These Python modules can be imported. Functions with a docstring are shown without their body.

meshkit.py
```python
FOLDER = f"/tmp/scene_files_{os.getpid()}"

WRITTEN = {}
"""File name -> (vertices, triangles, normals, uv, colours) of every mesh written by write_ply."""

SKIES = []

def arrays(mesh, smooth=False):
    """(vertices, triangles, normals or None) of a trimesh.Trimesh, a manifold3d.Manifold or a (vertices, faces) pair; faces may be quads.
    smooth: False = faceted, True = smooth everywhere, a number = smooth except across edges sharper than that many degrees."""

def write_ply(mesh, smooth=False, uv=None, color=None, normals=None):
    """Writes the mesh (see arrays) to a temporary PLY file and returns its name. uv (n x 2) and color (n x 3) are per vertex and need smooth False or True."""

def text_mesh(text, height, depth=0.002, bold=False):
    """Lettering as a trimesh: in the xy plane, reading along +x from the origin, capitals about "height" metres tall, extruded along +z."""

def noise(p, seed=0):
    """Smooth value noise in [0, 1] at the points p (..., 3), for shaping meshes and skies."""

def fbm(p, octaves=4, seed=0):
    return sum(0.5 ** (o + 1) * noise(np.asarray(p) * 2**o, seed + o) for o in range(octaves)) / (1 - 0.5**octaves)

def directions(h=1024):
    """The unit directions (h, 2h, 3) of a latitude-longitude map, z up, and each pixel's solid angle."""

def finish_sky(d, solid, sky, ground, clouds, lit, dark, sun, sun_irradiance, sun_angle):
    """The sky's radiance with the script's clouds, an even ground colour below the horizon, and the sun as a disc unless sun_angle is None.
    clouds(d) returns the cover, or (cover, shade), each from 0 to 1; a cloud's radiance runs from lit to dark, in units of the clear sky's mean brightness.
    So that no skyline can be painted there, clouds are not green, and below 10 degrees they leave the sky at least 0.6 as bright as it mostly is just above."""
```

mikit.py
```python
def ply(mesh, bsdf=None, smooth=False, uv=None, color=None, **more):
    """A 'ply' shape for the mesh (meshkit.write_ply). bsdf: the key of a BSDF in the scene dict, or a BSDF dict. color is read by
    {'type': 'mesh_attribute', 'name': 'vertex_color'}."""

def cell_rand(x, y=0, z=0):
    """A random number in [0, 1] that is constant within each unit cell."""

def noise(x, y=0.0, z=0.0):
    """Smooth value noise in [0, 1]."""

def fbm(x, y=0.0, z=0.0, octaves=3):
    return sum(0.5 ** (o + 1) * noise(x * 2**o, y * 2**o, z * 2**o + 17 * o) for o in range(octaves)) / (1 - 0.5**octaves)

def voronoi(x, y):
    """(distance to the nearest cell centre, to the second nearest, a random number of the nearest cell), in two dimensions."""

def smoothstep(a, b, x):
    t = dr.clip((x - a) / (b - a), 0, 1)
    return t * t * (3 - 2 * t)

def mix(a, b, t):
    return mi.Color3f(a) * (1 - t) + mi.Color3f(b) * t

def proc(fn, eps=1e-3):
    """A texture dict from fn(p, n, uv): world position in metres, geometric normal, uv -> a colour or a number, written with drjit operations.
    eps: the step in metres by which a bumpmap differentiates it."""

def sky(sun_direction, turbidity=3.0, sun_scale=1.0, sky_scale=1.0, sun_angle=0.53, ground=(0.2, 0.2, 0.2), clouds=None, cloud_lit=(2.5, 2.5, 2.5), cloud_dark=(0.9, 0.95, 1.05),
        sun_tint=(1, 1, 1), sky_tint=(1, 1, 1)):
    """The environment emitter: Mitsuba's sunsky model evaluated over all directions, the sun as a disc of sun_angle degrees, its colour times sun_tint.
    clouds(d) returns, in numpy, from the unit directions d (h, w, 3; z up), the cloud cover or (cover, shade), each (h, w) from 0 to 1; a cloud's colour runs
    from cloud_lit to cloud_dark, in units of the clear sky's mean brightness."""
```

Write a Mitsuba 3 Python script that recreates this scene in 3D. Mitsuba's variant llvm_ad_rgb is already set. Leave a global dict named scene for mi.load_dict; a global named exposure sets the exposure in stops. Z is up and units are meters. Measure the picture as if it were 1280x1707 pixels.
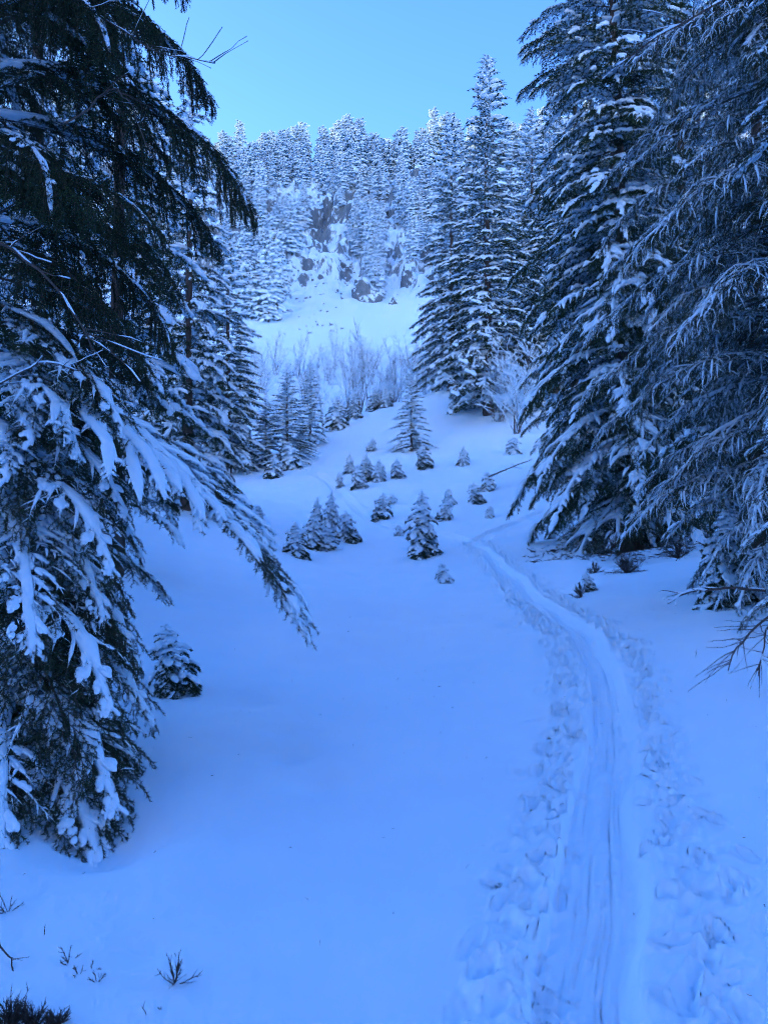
import math, numpy as np, trimesh, mitsuba as mi, drjit as dr
import mikit, meshkit
from mikit import noise as mnoise, fbm as mfbm, smoothstep, mix, proc
T = mi.ScalarTransform4f
scene, labels = {}, {}

# ------------------------------------------------------------------ camera, sky, exposure
CAMZ, K = 1.65, 8.12e-4                       # eye height; tangent per pixel of the 1280 px wide photograph
FOV = math.degrees(2 * math.atan(640 * K))
scene['camera'] = {'type': 'perspective', 'fov': FOV, 'fov_axis': 'x', 'near_clip': 0.05, 'far_clip': 3000.0,
                   'to_world': T().look_at(origin=[0, 0, CAMZ], target=[0, 10, CAMZ], up=[0, 0, 1])}
SUN_AZ, SUN_EL = math.radians(-58), math.radians(20)      # behind the ridge ahead: the whole valley lies in its shade
SUN = [math.sin(SUN_AZ) * math.cos(SUN_EL), math.cos(SUN_AZ) * math.cos(SUN_EL), math.sin(SUN_EL)]
scene['sky_light'] = mikit.sky(SUN, turbidity=2.4, sun_scale=1.0, sky_scale=1.0, ground=(0.5, 0.55, 0.6), sky_tint=(0.56, 0.945, 1.8))
exposure = 3.28

# ------------------------------------------------------------------ small helpers
def pchip(xs, ys):
    from scipy.interpolate import PchipInterpolator
    f = PchipInterpolator(xs, ys)
    return lambda v: f(np.clip(v, xs[0], xs[-1]))
def sstep(a, b, x):
    t = np.clip((x - a) / (b - a), 0, 1)
    return t * t * (3 - 2 * t)
def softplus(x, w=1.0): return w * np.logaddexp(0, np.asarray(x, float) / w)
def nz(x, y, z=0.0, seed=0): return meshkit.noise(np.stack(np.broadcast_arrays(x, y, z), -1).astype(float), seed)
def nf(x, y, z=0.0, octaves=4, seed=0): return meshkit.fbm(np.stack(np.broadcast_arrays(x, y, z), -1).astype(float), octaves, seed)
def unit(v): return v / np.maximum(np.linalg.norm(v, axis=-1, keepdims=True), 1e-9)

used = {}
def numbered(name):
    n = used.get(name, -1) + 1
    used[name] = n
    return name if n == 0 else f'{name}_{n:03d}'
def put(key, shape, to_world=None):
    scene[key] = shape if to_world is None else {**shape, 'to_world': to_world}
    return key
def say(key, label, category=None, group=None, kind=None):
    labels[key] = {k: v for k, v in dict(label=label, category=category, group=group, kind=kind).items() if v}

# ------------------------------------------------------------------ materials
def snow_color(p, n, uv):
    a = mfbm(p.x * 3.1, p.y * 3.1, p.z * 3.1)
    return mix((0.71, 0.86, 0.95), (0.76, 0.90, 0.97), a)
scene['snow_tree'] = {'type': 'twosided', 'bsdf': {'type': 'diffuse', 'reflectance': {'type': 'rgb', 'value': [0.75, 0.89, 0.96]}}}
def snow_bump(p, n, uv):
    return (mfbm(p.x * 30, p.y * 30, p.z * 30) - 0.5) * 0.013 + (mnoise(p.x * 110, p.y * 110, p.z * 110) - 0.5) * 0.005
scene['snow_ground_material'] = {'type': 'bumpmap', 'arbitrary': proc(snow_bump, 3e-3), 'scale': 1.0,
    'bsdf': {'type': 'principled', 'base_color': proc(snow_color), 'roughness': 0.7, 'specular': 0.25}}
def needle_color(p, n, uv):
    a = mnoise(p.x * 2.3, p.y * 2.3, p.z * 2.3)
    return mix((0.016, 0.034, 0.020), (0.045, 0.075, 0.036), a)
scene['needles'] = {'type': 'twosided', 'bsdf': {'type': 'diffuse', 'reflectance': proc(needle_color)}}
def bark_color(p, n, uv):
    a = mfbm(p.x * 18, p.y * 18, p.z * 5)
    return mix((0.045, 0.035, 0.030), (0.14, 0.115, 0.10), a)
scene['bark'] = {'type': 'twosided', 'bsdf': {'type': 'diffuse', 'reflectance': proc(bark_color)}}
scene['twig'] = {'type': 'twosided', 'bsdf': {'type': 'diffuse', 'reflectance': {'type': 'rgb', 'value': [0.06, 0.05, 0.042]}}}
def mountain_color(p, n, uv):
    a = mfbm(p.x * 0.45, p.y * 0.45, p.z * 0.22, octaves=4)
    b = mfbm(p.x * 1.7 + 40, p.y * 1.7, p.z * 0.6, octaves=3)
    rock = mix((0.10, 0.125, 0.14), (0.26, 0.305, 0.33), b)
    cover = smoothstep(0.26, 0.42, n.z + (a - 0.5) * 0.75 + (b - 0.5) * 0.35)
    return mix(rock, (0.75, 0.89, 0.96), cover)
scene['mountain_material'] = {'type': 'principled', 'base_color': proc(mountain_color), 'roughness': 0.7, 'specular': 0.25}
def rock_color(p, n, uv):
    a = mfbm(p.x * 0.6, p.y * 0.6, p.z * 0.3, octaves=4)
    b = mfbm(p.x * 2.2 + 9, p.y * 2.2, p.z * 0.7, octaves=3)
    c = mfbm(p.x * 1.2, p.y * 1.2, p.z * 7.0, octaves=2)
    rock = mix((0.065, 0.08, 0.09), (0.27, 0.31, 0.335), b * 0.6 + c * 0.4)
    cover = smoothstep(0.22, 0.40, n.z + (a - 0.5) * 0.8 + (b - 0.5) * 0.5)
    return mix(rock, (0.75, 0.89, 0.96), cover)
scene['rock_material'] = {'type': 'twosided', 'bsdf': {'type': 'diffuse', 'reflectance': proc(rock_color)}}

# ------------------------------------------------------------------ terrain
zc = pchip([-700, -330, -130, -70, -10, 0, 10, 18, 22, 30, 45, 60, 75, 100, 130, 160, 185, 210, 235, 255, 300, 420],
           [360, 215, 42, 3, -.4, 0.0, 0.0, 0.06, 0.3, 1.55, 5.2, 10.3, 12.0, 20, 33, 50, 71, 92, 110, 116, 121, 129])  # rise behind the viewpoint is unseen, added to reflect sunlight onto the mountainside
_cl = pchip([0, 4, 10, 20, 30, 40, 60], [.10, .10, .22, .36, .22, 0.0, -.05])
_cr = pchip([0, 4, 8, 20, 35, 60], [0, .03, .13, .15, .10, .05])
_tl = pchip([0, 22, 45, 60, 100, 160], [0, 0, .10, .24, .10, 0])
def base_height(x, y):
    x, y = np.asarray(x, float), np.asarray(y, float)
    z = zc(y)
    z = z + _cl(y) * softplus(-(x + 1.7), .6) * (1 / (1 + np.maximum(0, -x - 12) / 12))
    z = z + _cr(y) * softplus(x - 1.4, .6) * (1 / (1 + np.maximum(0, x - 14) / 14))
    z = z + _tl(y) * 14 * np.tanh(x / 14)
    far = sstep(55, 130, y)
    z = z + far * (.22 * softplus(np.abs(x + 5) - 45, 10) + .35 * softplus(-x - 110, 15)) * np.minimum(1, 160 / np.maximum(y, 160))  # unseen far left valley wall raised further to block the low sun
    near = 1 - sstep(60, 110, y)
    z = z + near * ((nf(x * .45, y * .38, seed=3, octaves=2) - .5) * .22 + (nf(x * 1.1, y * .9, seed=5, octaves=2) - .5) * .09 + (nf(x * 4, y * 3, seed=6, octaves=2) - .5) * .016) * sstep(-1, 4, y)
    return z
def march(height, px, py, d0=1.5, d1=420.0, n=6000):
    """The point where the sight line of a photograph pixel meets the ground."""
    D = np.geomspace(d0, d1, n)
    x, z = (px - 640) * K * D, CAMZ + (853.5 - py) * K * D
    below = np.nonzero(height(x, D) > z)[0]
    i = below[0] if len(below) else n - 1
    return np.array([x[i], D[i], float(height(x[i], D[i]))])

# --- ski tracks and footprints, laid down the way they run on the ground
def smooth_path(points, step):
    from scipy.interpolate import PchipInterpolator
    p = np.array(points)
    s = np.r_[0, np.cumsum(np.linalg.norm(np.diff(p, axis=0), axis=1))]
    q = np.arange(0, s[-1], step)
    return np.stack([PchipInterpolator(s, p[:, 0])(q), PchipInterpolator(s, p[:, 1])(q)], 1)
MAIN_PX = [(1008, 1707), (1008, 1500), (1006, 1350), (1010, 1200), (1000, 1110), (975, 1067), (925, 1022), (868, 975), (822, 935), (790, 907)]
main = [march(base_height, *p)[:2] for p in MAIN_PX]
main = [np.array([main[0][0] + .10, -3.0]), np.array([main[0][0] + .05, .5])] + main
side = [march(base_height, *p)[:2] for p in [(790, 907), (830, 885), (872, 868), (905, 855)]]
upper = [march(base_height, *p)[:2] for p in [(790, 907), (740, 893), (690, 884), (635, 872), (600, 852), (575, 830), (552, 806), (522, 788)]]
tracks = [(smooth_path(main, .06), .155, .075), (smooth_path(side, .1), .30, .06), (smooth_path(upper, .1), .28, .09)]
from scipy.spatial import cKDTree
def track_coords(path, x, y):
    """Signed distance to the path (right positive) and length along it, for points near it."""
    tree = cKDTree(path)
    d, i = tree.query(np.stack([x, y], -1))
    t = np.gradient(path, axis=0)
    t /= np.linalg.norm(t, axis=1, keepdims=True)
    s = np.r_[0, np.cumsum(np.linalg.norm(np.diff(path, axis=0), axis=1))]
    v = np.stack([x, y], -1) - path[i]
    return v[..., 0] * t[i, 1] - v[..., 1] * t[i, 0], s[i] + (v * t[i]).sum(-1), d
rng = np.random.default_rng(11)
prints = []                                      # x, y, direction, length, width, depth
def walk_prints(path, s0, s1, off, jit, step, depth):
    s = np.r_[0, np.cumsum(np.linalg.norm(np.diff(path, axis=0), axis=1))]
    t = np.gradient(path, axis=0); t /= np.linalg.norm(t, axis=1, keepdims=True)
    a = s0
    while a < min(s1, s[-1]):
        i = min(np.searchsorted(s, a), len(path) - 1)
        o = off + rng.normal(0, jit)
        c = path[i] + o * np.array([t[i, 1], -t[i, 0]])
        prints.append((c[0], c[1], math.atan2(t[i, 1], t[i, 0]) + rng.normal(0, .45), rng.uniform(.11, .22), rng.uniform(.05, .085), depth * rng.uniform(.35, 1.2)))
        a += step * rng.uniform(.5, 1.4)
for off, jit, step, dep in ((-.25, .045, .11, .04), (-.36, .06, .13, .04), (.29, .05, .12, .038), (.41, .065, .13, .04), (-.47, .08, .4, .028), (.54, .08, .36, .032)):
    walk_prints(tracks[0][0], 4.2, 40, off, jit, step, dep)
walk_prints(tracks[1][0], 0, 9, -.35, .15, .5, .08); walk_prints(tracks[1][0], 0, 9, .35, .15, .5, .08)
def ground_detail(x, y):
    dz = np.zeros_like(x)
    for n, (path, hw, depth) in enumerate(tracks):
        lo, hi = path.min(0) - 2, path.max(0) + 2
        m = (x > lo[0]) & (x < hi[0]) & (y > lo[1]) & (y < hi[1])
        if not m.any(): continue
        d, s, r = track_coords(path, x[m], y[m])
        end = 1 - sstep(.05, .5, np.abs(r) - np.abs(d))
        if n == 0:
            wob = (nz(s * .9, 3.0, seed=1) - .5) * .10
            wob2 = (nz(s * 1.1, 9.0, seed=2) - .5) * .10
            widen = 1 + .25 * (1 - sstep(2, 8, s - 3))
            left, right = -hw * widen + wob, hw * widen * .85 + wob2
            trough = sstep(left - .008, left + .016, d) * (1 - sstep(right - .04, right + .035, d))
            groove = sum(np.exp(-((d - c - wob * .5) / w) ** 2) * a for c, w, a in ((-.105, .014, .018), (-.055, .009, .010), (.035, .011, .020), (.09, .016, .009), (.0, .008, .006)))
            striae = (nf(d * 42, s * 1.1, seed=8, octaves=3) - .5) * .026 + (nf(d * 80, s * 3, seed=9, octaves=2) - .5) * .010
            crumbs = np.maximum(0, nf(d * 22, s * 22, seed=12, octaves=2) - .62) * .10
            h = -depth * trough + trough * (striae - groove) + .028 * np.exp(-((d - right - .07) / .055) ** 2) + .02 * np.exp(-((d - left + .05) / .035) ** 2) * nz(s * 6, 1.0, seed=4) + crumbs * trough * .6
            band = np.exp(-((np.abs(d) - .36) / .16) ** 2) * sstep(.0, .2, np.abs(d) - hw)
            h = h + band * ((nf(x[m] * 9, y[m] * 9, seed=14, octaves=3) - .5) * .06 + (nf(x[m] * 25, y[m] * 25, seed=15, octaves=2) - .5) * .03)
        else:
            h = -depth * (1 - sstep(hw * .6, hw, np.abs(d))) + .4 * depth * np.exp(-((np.abs(d) - hw * 1.25) / .12) ** 2) + np.exp(-(d / .6) ** 2) * (nf(x[m] * 4, y[m] * 4, seed=16, octaves=3) - .5) * .10
        dz[m] += h * end
    for (cx, cy, a, L, W, dep) in prints:
        m = (np.abs(x - cx) < .35) & (np.abs(y - cy) < .35)
        if not m.any(): continue
        u = (x[m] - cx) * math.cos(a) + (y[m] - cy) * math.sin(a); v = -(x[m] - cx) * math.sin(a) + (y[m] - cy) * math.cos(a)
        q = np.sqrt((u / (L / 2)) ** 2 + (v / (W / 2)) ** 2)
        q = q * (1 + .22 * (nz(x[m] * 14, y[m] * 14, seed=21) - .5))
        dz[m] += -.85 * dep * (1 - sstep(.5, 1.15, q)) + .5 * dep * np.exp(-((q - 1.35) / .25) ** 2)
    for (px, py, r, dep) in HOLLOWS:
        q = np.hypot(x - px, y - py) / r
        dz += -dep * np.exp(-q ** 2 * 1.5)
    return dz
HOLLOWS = []
for (px, py, r, dep) in [(180, 1395, .35, .16), (420, 1172, .22, .05), (470, 1215, .16, .05), (480, 1258, .20, .05), (525, 1305, .20, .05), (410, 1140, .14, .03), (245, 1580, .12, .04), (1040, 905, 1.2, .45), (1085, 925, 1.2, .35)]:
    p = march(base_height, px, py)
    HOLLOWS.append((p[0], p[1], r, dep))
def ground_height(x, y): return base_height(x, y) + ground_detail(np.atleast_1d(np.asarray(x, float)), np.atleast_1d(np.asarray(y, float)))
def grid_faces(n, m):
    i = np.arange(n * m).reshape(n, m)
    a, b, c, d = i[:-1, :-1].ravel(), i[:-1, 1:].ravel(), i[1:, 1:].ravel(), i[1:, :-1].ravel()
    return np.vstack([np.stack([a, b, c], 1), np.stack([a, c, d], 1)])
def growing(a, first, ratio, last):
    out = [a]
    while out[-1] < last: out.append(out[-1] + first); first *= ratio
    return out[1:]
ys = np.r_[np.linspace(-700, -70, 60), np.linspace(-62, -3, 25), np.linspace(-2.6, 1.6, 18), np.geomspace(1.7, 62, 700), np.geomspace(63, 119, 50)]
pos = np.r_[np.arange(0, .9, .014), growing(.9, .02, 1.04, 2.2), ]
pos = np.r_[pos, growing(pos[-1], .07, 1.012, 9), ]
pos = np.r_[pos, growing(pos[-1], .2, 1.14, 420)]
cols = np.r_[-pos[:0:-1], pos]
mp = tracks[0][0]
center = np.interp(ys, mp[:, 1][np.argsort(mp[:, 1])], mp[:, 0][np.argsort(mp[:, 1])])
center = np.where(ys > 20, np.interp(20, ys, center), center)
from scipy.ndimage import gaussian_filter1d
GX = center[:, None] + cols[None, :]
GY = np.repeat(ys[:, None], len(cols), 1)
GZ = base_height(GX, GY) + ground_detail(GX.ravel(), GY.ravel()).reshape(GX.shape)
gv = np.stack([GX, GY, GZ], -1).reshape(-1, 3)
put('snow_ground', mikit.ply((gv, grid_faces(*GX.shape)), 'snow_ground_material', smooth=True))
say('snow_ground', 'smooth blue-shadowed snow slope with a trodden ski track winding up it', kind='structure')

# --- the mountainside behind: scree slope, broken cliffs, forested ridge
def mountain_height(x, y):
    x, y = np.asarray(x, float), np.asarray(y, float)
    warp = (nf(x * .025, y * .02, seed=31, octaves=3) - .5) * 46
    z = base_height(x, y + warp * sstep(150, 185, y))
    cl = sstep(142, 178, y + warp * .5) * (1 - sstep(248, 275, y))
    r1 = 1 - np.abs(2 * nf(x * .05, y * .035, seed=33, octaves=4) - 1)
    r2 = 1 - np.abs(2 * nf(x * .16, y * .11, seed=34, octaves=4) - 1)
    z = z + cl * ((r1 - .7) * 12 + (r2 - .7) * 8 + (nf(x * .5, y * .5, seed=35, octaves=3) - .5) * 3.5)
    step = 9.0                                             # ledges
    q = z / step
    z = z + cl * .7 * sstep(.42, .6, nf(x * .05 + 7, y * .05, z * .05, seed=38, octaves=2)) * step * (np.floor(q) + sstep(.2, .8, q - np.floor(q)) - q)
    z = z + (1 - cl) * (nf(x * .06, y * .06, seed=36, octaves=3) - .5) * 2.0 * sstep(122, 145, y)
    return z
mx = np.r_[np.linspace(-330, -95, 60), np.linspace(-93, 75, 300), np.linspace(77, 330, 64)]
my = np.r_[np.linspace(112, 150, 40), np.linspace(150.6, 270, 230), np.linspace(273, 420, 30)]
MX, MY = np.meshgrid(mx, my)
MZ = mountain_height(MX, MY) + np.where(MY < 119, -.35, 0)
put('mountainside', mikit.ply((np.stack([MX, MY, MZ], -1).reshape(-1, 3), grid_faces(*MX.shape)), 'mountain_material', smooth=False))
say('mountainside', 'steep snowy mountainside with pale rock cliffs under a forested ridge', kind='structure')
def land(x, y):
    x, y = np.asarray(x, float), np.asarray(y, float)
    return np.where(y > 119, mountain_height(x, y), base_height(x, y))
# ------------------------------------------------------------------ conifers: twigs, needles, snow
UP = np.array([0, 0, 1.0])
def frames(P):
    t = unit(np.gradient(P, axis=1))
    s = np.cross(t, UP)
    bad = np.linalg.norm(s, axis=-1, keepdims=True) < .08
    s = unit(np.where(bad, np.cross(t, [1.0, .2, 0]), s))
    return t, s, np.cross(s, t)
def tubes(P, R, sides=4, flat=1.0, lift=0.0, lump=0.0, seed=0):
    """Tapered tubes along the polylines P (N, m, 3) with radii R (N, m)."""
    N, m = P.shape[:2]
    t, s, u = frames(P)
    a = np.arange(sides) * 2 * np.pi / sides + .4
    ring = np.cos(a)[:, None] * s[:, :, None] + flat * np.sin(a)[:, None] * u[:, :, None]
    V = (P + lift * R[..., None] * UP)[:, :, None] + R[:, :, None, None] * ring
    if lump:
        q = meshkit.noise(V * (1 / lump) + seed * 7.3, seed) - .5
        V = V + (V - P[:, :, None]) * (q * .9)[..., None]
    i = np.arange(N * m * sides).reshape(N, m, sides)
    j = np.roll(i, -1, axis=2)
    q = np.stack([i[:, :-1], j[:, :-1], j[:, 1:], i[:, 1:]], -1).reshape(-1, 4)
    return V.reshape(-1, 3), np.vstack([q[:, [0, 1, 2]], q[:, [0, 2, 3]]])
def needle_mesh(P, spacing, length, width, rng, lay=.9, start=.0):
    """One thin triangle per needle, bristling forward round the twigs P."""
    seg = np.linalg.norm(np.diff(P, axis=1), axis=2)
    n = np.maximum(1, (seg / spacing + rng.random(seg.shape)).astype(int))
    idx = np.repeat(np.arange(n.size), n.ravel())
    A, B = P[:, :-1].reshape(-1, 3)[idx], P[:, 1:].reshape(-1, 3)[idx]
    t = unit(B - A)
    p = A + (B - A) * rng.random((len(A), 1))
    r = unit(rng.normal(size=p.shape)); r = unit(r - (r * t).sum(1, keepdims=True) * t)
    d = unit(t * rng.uniform(.35, 1.1, (len(p), 1)) * lay + r)
    w = unit(np.cross(d, rng.normal(size=p.shape))) * (width / 2)
    l = length * rng.uniform(.6, 1.15, (len(p), 1))
    V = np.stack([p - w, p + w, p + d * l], 1).reshape(-1, 3)
    return V, np.arange(len(V)).reshape(-1, 3)
def twigs(p0, phi, e0, droop, ln, m, rng, wig=.12, power=1.3):
    """Polylines (N, m, 3): start, heading, start elevation and its change along the twig."""
    s = np.linspace(0, 1, m)[None, :]
    e = np.clip(e0[:, None] + droop[:, None] * s ** power, -1.52, 1.4)
    ph = phi[:, None] + np.cumsum(rng.normal(0, wig, (len(phi), m)), axis=1) * .6
    e = e + rng.normal(0, wig * .6, e.shape)
    d = np.stack([np.cos(e) * np.cos(ph), np.cos(e) * np.sin(ph), np.sin(e)], -1)
    st = ln[:, None, None] / (m - 1) * d
    P = np.concatenate([np.zeros((len(phi), 1, 3)), np.cumsum(st[:, :-1], 1)], 1)
    return P + p0[:, None]
def along(P, which, t):
    """Points and tangents at the fractions t of the polylines P[which]."""
    m = P.shape[1]
    f = np.clip(t, 0, .9999) * (m - 1); i = f.astype(int); w = (f - i)[:, None]
    a, b = P[which, i], P[which, i + 1]
    return a * (1 - w) + b * w, unit(b - a)
def join(parts):
    parts = [p for p in parts if p is not None and len(p[0])]
    at = np.cumsum([0] + [len(p[0]) for p in parts])
    return np.vstack([p[0] for p in parts]), np.vstack([p[1] + a for p, a in zip(parts, at)])
def heading(t): return np.arctan2(t[:, 1], t[:, 0])
def elevation(t): return np.arcsin(np.clip(t[:, 2], -1, 1))

ICO = trimesh.creation.icosphere(subdivisions=1)
ICO_V, ICO_F = np.array(ICO.vertices), np.array(ICO.faces)
def pillow_mesh(M, A, at, snow, size, n, rng, seed, pil_min=.55):
    """Rounded lumps of snow resting on the upper side of the bough."""
    k = rng.random(n) < .45
    t = rng.uniform(.12, .9, n)
    p, tg = along(M, np.zeros(n, int), t)
    q, tq = along(A, rng.integers(0, len(A), n), rng.uniform(.05, .6, n))
    p, tg = np.where(k[:, None], p, q), np.where(k[:, None], tg, tq)
    ok = np.sqrt(1 - np.clip(tg[:, 2], -1, 1) ** 2) > pil_min
    p, tg, t = p[ok], tg[ok], t[ok]
    s = unit(np.cross(tg, UP)); u = np.cross(s, tg)
    r = snow * size * rng.uniform(.5, 1.2, len(p)) * (1.1 - .4 * t)
    k3 = np.repeat(np.arange(len(p)), 3)                      # three lumps grown together
    p = p[k3] + tg[k3] * (r[k3] * rng.normal(0, .8, len(k3)))[:, None] + s[k3] * (r[k3] * rng.normal(0, .5, len(k3)))[:, None]
    tg, s, u, r = tg[k3], s[k3], u[k3], r[k3] * rng.uniform(.5, 1.05, len(k3))
    B = np.stack([tg * (r * rng.uniform(1.0, 2.1, len(p)))[:, None], s * (r * rng.uniform(.7, 1.2, len(p)))[:, None], u * (r * .55)[:, None]], 1)
    V = np.einsum('vj,njk->nvk', ICO_V, B) + (p + UP * (r * .35)[:, None])[:, None]
    V = V + (V - p[:, None]) * ((meshkit.noise(V / (snow * 1.1) + seed, seed) - .5) * .9)[..., None]
    return V.reshape(-1, 3), (ICO_F[None] + (np.arange(len(p)) * len(ICO_V))[:, None, None]).reshape(-1, 3)
def bough(L, seed, e0=.15, droop=-.9, lat_gap=.06, lat_len=.42, lat_ang=.95, lat_droop=-.5, ter_gap=.05, ter_len=.16, ter_droop=-.6,
          needle=(.005, .017, .0028), snow=.03, snow_main=1.6, bare=.10, cover=.35, steep=.35, lump=.05, main_r=.014, detail=1.0, ter_snow=.45, snow_sides=6, wood_twigs=True, m0=16, wig=.10, needle_main=True, tip=.10, pillows=9, pil_r=1.7, lat_steep=.6, ter_pick=.75):
    """One conifer bough from the origin along +x: (wood, needles, snow)."""
    rng = np.random.default_rng(seed)
    one = np.ones(1)
    M = twigs(np.zeros((1, 3)), 0 * one, e0 * one, droop * one, L * one, m0, rng, wig * .5, 1.25)
    n = max(4, int(L * (1 - bare) / lat_gap))
    t = bare + (1 - bare) * (np.arange(n) + rng.uniform(0, .7, n)) / n
    sgn = np.where(np.arange(n) % 2 == 0, 1, -1)
    p, tg = along(M, np.zeros(n, int), t)
    prof = np.minimum(1, (t - bare) / .25 + .35) * (1 - t) ** .75 + tip
    ln = L * lat_len * prof * rng.uniform(.7, 1.2, n)
    A = twigs(p, heading(tg) + sgn * lat_ang * rng.uniform(.75, 1.2, n) * (1 - .35 * t), elevation(tg) * .75 + .05, lat_droop * rng.uniform(.6, 1.3, n), ln, 8, rng, wig)
    k = np.maximum(1, (ln / ter_gap).astype(int))
    w = np.repeat(np.arange(n), k)
    j = np.arange(len(w)) - np.repeat(np.cumsum(k) - k, k)
    tt = .06 + .92 * (j + rng.random(len(w))) / k[w]
    p2, tg2 = along(A, w, tt)
    l2 = np.minimum(ter_len, .6 * ln[w]) * (1 - .6 * tt) * rng.uniform(.6, 1.25, len(w))
    B = twigs(p2, heading(tg2) + np.where(j % 2 == 0, 1, -1) * rng.uniform(.6, 1.15, len(w)), elevation(tg2) * .7, ter_droop * rng.uniform(.4, 1.5, len(w)), l2, 4, rng, wig)
    km = max(3, int(L / ter_gap * .8))
    tm = bare * .6 + (1 - bare * .6) * rng.random(km)
    p3, tg3 = along(M, np.zeros(km, int), tm)
    C = twigs(p3, heading(tg3) + rng.normal(0, .9, km), elevation(tg3) * .6, ter_droop * rng.uniform(.5, 1.6, km), np.full(km, ter_len) * rng.uniform(.5, 1.2, km) * (1 - .4 * tm), 4, rng, wig)
    B = np.concatenate([B, C])
    s0 = np.linspace(0, 1, m0)[None]
    wood = [tubes(M, main_r * L / 2 * (1 - .85 * s0), 5)]
    if wood_twigs:
        wood.append(tubes(A, np.linspace(1, .35, 8)[None] * (.0022 + .003 * ln[:, None]), 3))
        wood.append(tubes(B, np.linspace(.0022, .001, 4)[None] * np.ones((len(B), 1)), 3))
    sp, nl, nw = needle
    ned = [needle_mesh(A[:, 2:], sp * 1.2, nl, nw, rng), needle_mesh(B, sp, nl, nw, rng)]
    if needle_main: ned.append(needle_mesh(M[:, m0 // 3:], sp, nl, nw, rng))
    sn = []
    def snowline(P, r, lo, seed_, sides, lumpy=True, thr=cover, steep=steep):
        tgt = unit(np.gradient(P, axis=1))
        hor = sstep(steep, steep + .35, np.sqrt(1 - np.clip(tgt[..., 2], -1, 1) ** 2))
        g = meshkit.noise(P * (1 / (lo * 3.0)) + seed_, seed_)
        R = r * hor * sstep(thr, thr + .13, g) * (.6 + .8 * meshkit.noise(P / (lo * 1.2) + 5.5, seed_ + 1))
        R[:, -1] *= .25; R[:, 0] *= .6
        keep = R.max(1) > r.max() * .12
        if not keep.any(): return None
        return tubes(P[keep], R[keep], sides, .72, .55, lump if lumpy else 0, seed_)
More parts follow.
